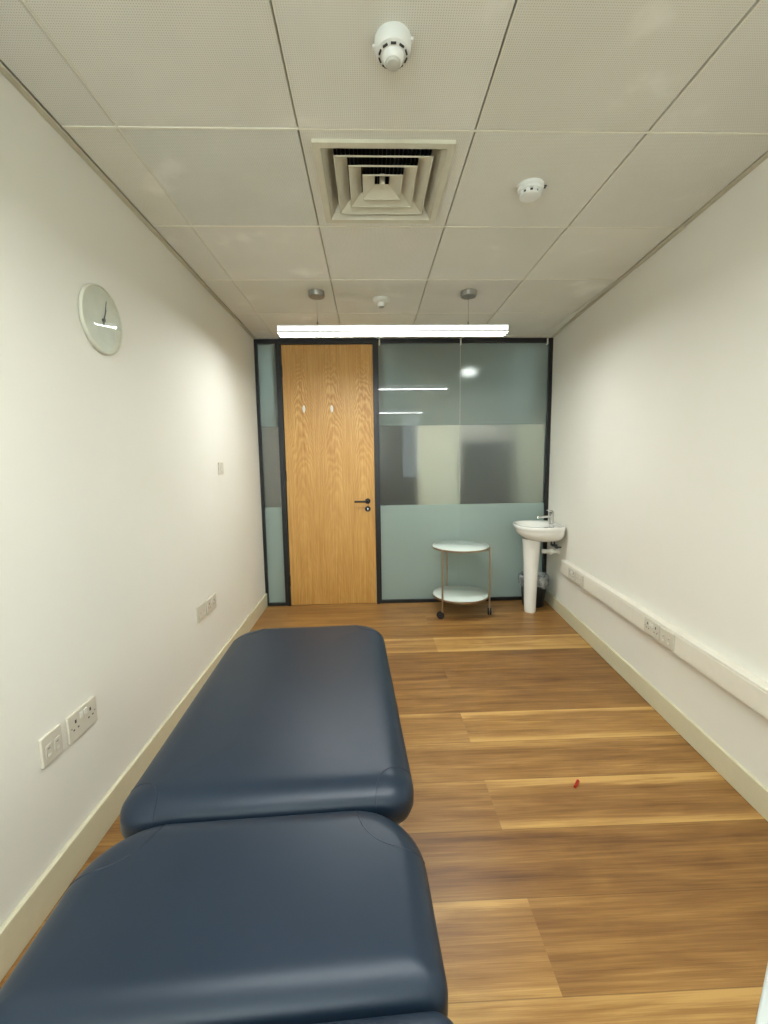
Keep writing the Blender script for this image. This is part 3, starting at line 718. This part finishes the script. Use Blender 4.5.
# dado trunking on the right wall
tr_ = thing('cable_trunking', 'long white cable trunking running along the right wall', 'trunking', (0, 0, 0))
bm = BM()
def slabw(bm, ya, yb, o0, o1, z0, z1): prism(bm, [(xw(ya, o1), ya), (xw(ya, o0), ya), (xw(yb, o0), yb), (xw(yb, o1), yb)], z0, z1)
slabw(bm, -1.2, 3.53, 0.0005, 0.050, 0.408, 0.518); obj('channel', bm, MT['trunk'], tr_, bevel=.004, seg=3)
for ya, yb in ((-1.19, 1.965), (2.235, 3.045), (3.34, 3.52)):
    bm = BM(); slabw(bm, ya, yb, 0.0495, 0.0525, 0.420, 0.506); obj('cover_strip', bm, MT['trunk'], tr_, bevel=.0015)
g_ = None
plate(2.085, 2.228, .422, .504, 'power_socket', 'double power socket in the trunking, middle of right wall', 'socket', 'double', 'right')
plate(1.972, 2.080, .422, .504, 'data_outlet', 'data plate in the trunking beside the middle power socket', 'outlet', 'data', 'right')
plate(3.195, 3.335, .422, .504, 'power_socket', 'double power socket at the sink end of the trunking', 'socket', 'double', 'right')
plate(3.055, 3.188, .422, .504, 'data_outlet', 'data plate in the trunking next to the sink-end socket', 'outlet', 'data', 'right')

# ================================================================ SINK
SY = 3.71; SXW = xw(SY)
sk = thing('pedestal_sink', 'white ceramic wash basin on a pedestal against the right wall', 'sink', (SXW - 0.003, SY, 0), 0.0828 * -1)
# local: -x into the room
def dshape(scale, n=48, cx=0.0, L_=0.40, W_=0.245):
    """D-shaped plan: flat against the wall (x=0), rounded towards the room"""
    pts = []
    for i in range(n):
        a = 2 * PI * i / n
        c, s_ = math.cos(a), math.sin(a)
        x = -L_ / 2 + (L_ / 2) * (abs(c) ** (0.45 if c > 0 else 0.9)) * (1 if c > 0 else -1)
        y = W_ * (abs(s_) ** 0.85) * (1 if s_ > 0 else -1)
        if c > 0: y = W_ * (abs(s_) ** 0.5) * (1 if s_ > 0 else -1) * 0.98
        pts.append((x, y))
    return pts
base_ = dshape(1)
def ring_at(bm, sx, sy, ox, z): 
    return [bm.verts.new((min(0.0, (x + 0.2) * sx - 0.2 + ox), y * sy, z)) for x, y in base_]
bm = BM()
seq = [(0.40, 0.46, .04, .660), (0.62, 0.66, .03, .672), (0.82, 0.84, .02, .695), (0.93, 0.94, .01, .725), (0.955, 0.965, .006, .750), (0.97, 0.975, .004, .765),
       (0.985, 0.985, .003, .770), (1.0, 1.0, 0, .782), (1.0, 1.0, 0, .797), (0.985, 0.985, 0, .803)]
rings = [ring_at(bm, *s_) for s_ in seq]
# bowl: inner ellipse set towards the room
def inner(r, z, ox=-0.035): return [bm.verts.new((-0.2 + ox + 0.145 * r * math.cos(2*PI*i/48), 0.195 * r * math.sin(2*PI*i/48), z)) for i in range(48)]
rings += [inner(1.04, .803), inner(1.0, .797), inner(0.94, .775), inner(0.80, .735), inner(0.55, .705), inner(0.15, .695)]
for p, q in zip(rings, rings[1:]):
    for i in range(48): bm.faces.new((p[i], p[(i+1)%48], q[(i+1)%48], q[i]))
bm.faces.new(rings[0][::-1]); bm.faces.new(rings[-1])
obj('basin', bm, MT['ceramic'], sk, smooth=True, angle=50)
bm = BM(); lathe(bm, [(0.020, .694), (0.022, .697), (0.012, .698)], 24, (-0.235, 0, 0)); obj('drain', bm, MT['chrome'], sk, smooth=True)
bm = BM()
prof = [(0.050, 0), (0.053, .01), (0.052, .06), (0.057, .25), (0.065, .45), (0.073, .60), (0.082, .675)]
lathe(bm, prof, 36, (-0.245, 0, 0), sy=1.15); obj('pedestal', bm, MT['ceramic'], sk, smooth=True)
tp = BM(); tx = -0.075
lathe(tp, [(0.024, .800), (0.024, .806), (0.0185, .810), (0.0185, .880), (0.0200, .884), (0.0200, .905), (0.016, .908)], 28, (tx, 0, 0))
tube(tp, [(tx, 0, .862), (tx - .05, 0, .868), (tx - .108, 0, .866), (tx - .118, 0, .862), (tx - .120, 0, .852)], 0.0105, 14)
tap = obj('tap', tp, MT['chrome'], sk, smooth=True); tap['label'] = 'chrome mixer tap'
bm = BM(); tube(bm, [(tx, 0, .902), (tx + .012, 0, .915), (tx + .004, -.0, .922), (tx - .045, 0, .926)], [.007, .007, .006, .005], 10); obj('lever', bm, MT['chrome'], tap, smooth=True)
bm = BM()
tube(bm, [(-0.15, 0, .555), (-0.05, 0, .555), (-0.002, 0, .555)], 0.019, 14); lathe(bm, [(0.030, -.012), (0.030, -.001)], 24, (0, 0, .555), 'x')
wp = obj('waste_pipe', bm, MT['white_plastic'], sk, smooth=True)
bm = BM(); lathe(bm, [(0.027, -.095), (0.031, -.090), (0.031, -.060), (0.027, -.055)], 20, (0, 0, .555), 'x'); obj('collar', bm, MT['white_plastic'], wp, smooth=True)
for oy in (-0.05, 0.05):
    bm = BM(); tube(bm, [(-0.002, oy, .60), (-0.05, oy, .60), (-0.056, oy, .606), (-0.058, oy * .5, .668)], 0.007, 10); lathe(bm, [(0.012, -.048), (0.012, -.028)], 14, (0, oy, .60), 'x')
    q_ = obj('supply_pipe', bm, MT['steel'], sk, smooth=True); q_['label'] = 'thin metal supply pipe with valve'

# ================================================================ BIN
bn = thing('waste_bin', 'small black waste bin with clear liner behind the sink pedestal', 'bin', (1.528, 3.902, 0))
bm = BM(); lathe(bm, [(0.092, 0), (0.096, .004), (0.122, .270), (0.126, .276), (0.118, .276), (0.092, .012)], 40); obj('bucket', bm, MT['bin'], bn, smooth=True)
bm = BM(); seg = 72; rr = []
for r, z, am in ((0.112, .20, 0), (0.1165, .277, 0), (0.124, .300, .004), (0.1325, .296, .004), (0.136, .262, .005), (0.134, .225, .007), (0.130, .198, .008)):
    rr.append([bm.verts.new(((r + am * math.sin(11 * 2*PI*i/seg + z * 9) * math.sin(3 * 2*PI*i/seg)) * math.cos(2*PI*i/seg), (r + am * math.sin(9 * 2*PI*i/seg)) * math.sin(2*PI*i/seg), z + am * 1.3 * math.sin(7 * 2*PI*i/seg))) for i in range(seg)])
for p, q in zip(rr, rr[1:]):
    for i in range(seg): bm.faces.new((p[i], p[(i+1)%seg], q[(i+1)%seg], q[i]))
l_ = obj('bin_liner', bm, MT['liner'], bn, smooth=True, angle=80); l_['label'] = 'crinkled clear plastic liner folded over the rim'

# ================================================================ SIDE TABLE
TX, TY, TR = 0.805, 3.775, 0.25
st = thing('side_table', 'round two-tier white glass side table with metal legs and castors', 'side table', (TX, TY, 0))
for z in (0.600, 0.156):
    bm = BM(); lathe(bm, [(TR - .006, z + .002), (TR - .003, z + .002), (TR - .003, z + .012), (TR - .006, z + .014)], 72)
    obj('glass_shelf' if z < .3 else 'glass_top', bm, MT['glass_table'], st, smooth=True)
    bm = BM(); lathe(bm, [(TR - .003, z - .005), (TR + .003, z - .005), (TR + .003, z + .012), (TR - .003, z + .012), (TR - .003, z - .005)], 72, cap0=False, cap1=False)
    lathe(bm, [(TR - .03, z - .002), (TR + .003, z - .002), (TR + .003, z + .001), (TR - .03, z + .001), (TR - .03, z - .002)], 72, cap0=False, cap1=False)
    obj('rim', bm, MT['nickel'], st, smooth=True)
for ad in (222, 340, 108):
    a = math.radians(ad); R1 = TR + .010; lx, ly = R1 * math.cos(a), R1 * math.sin(a)
    bm = BM(); tube(bm, [(lx, ly, 0.056), (lx, ly, 0.595), (lx, ly, .612)], [.0085, .0085, .006], 14)
    lg = obj('leg', bm, MT['nickel'], st, smooth=True)
    ca = a + math.radians(-25); ox, oy = -.020 * math.cos(ca), -.020 * math.sin(ca)
    d = Vector((math.cos(ad * .7 + 1.9), math.sin(ad * .7 + 1.9), 0)) * .018
    if ad == 222: d = Vector((-.018, -.003, 0))
    if ad == 340: d = Vector((-.004, -.018, 0))
    wc = Vector((lx, ly, 0.0312)) + d
    bm = BM(); tube(bm, [(lx, ly, .060), (lx + d.x * .3, ly + d.y * .3, .050), tuple(wc)], [.007, .006, .005], 10)
    fk = obj('castor_fork', bm, MT['nickel'], lg, smooth=True)
    ax_ = Vector((-d.y, d.x, 0)).normalized(); rot = Vector((0, 0, 1)).rotation_difference(ax_).to_matrix().to_4x4()
    for s_ in (-1, 1):
        bm = BM(); lathe(bm, [(0.020, -.006), (0.031, -.005), (0.031, .005), (0.020, .006)], 28)
        bmesh.ops.transform(bm, matrix=Matrix.Translation(wc + ax_ * .0105 * s_) @ rot, verts=bm.verts); obj('wheel', bm, MT['rubber'], lg, smooth=True)

# ================================================================ WHITE CABINET at the lower right edge
cb = thing('cabinet', 'low white cabinet corner at the bottom right edge by the camera', 'cabinet', (0.664, 0.609, 0), math.radians(-140.4))
# local x runs back towards the camera side, local y to the right of the picture
bm = BM(); box(bm, 0.0, 0.42, 0.005, 0.42, 0.03, 0.585); obj('body', bm, MT['cabinet'], cb, bevel=.002)
bm = BM(); box(bm, -0.006, 0.426, 0.0, 0.426, 0.585, 0.602); obj('top', bm, MT['cabinet'], cb, bevel=.004, seg=3)
bm = BM(); box(bm, -0.001 + .42, .436, 0.008, 0.417, 0.04, 0.58); dd = obj('door', bm, MT['cabinet'], cb, bevel=.002)
bm = BM(); tube(bm, [(.436, .05, .45), (.460, .05, .45), (.460, .05, .55), (.436, .05, .55)], .005, 8); obj('handle', bm, MT['chrome'], dd, smooth=True)
bm = BM(); box(bm, 0.02, 0.40, 0.02, 0.40, 0.0, 0.03); obj('plinth', bm, MT['steel'], cb)

# ================================================================ small red cap on the floor
bm = BM(); tube(bm, [(0, -.022, .0065), (0, -.016, .0065), (0, .022, .0065)], [.0055, .0065, .0065], 14)
o = obj('red_cap', bm, MT['red'], None, smooth=True); o.location = (0.849, 1.638, 0); o.rotation_euler = (0, 0, -.72)
tag(o, 'tiny red plastic cap lying on the wood floor', 'cap')
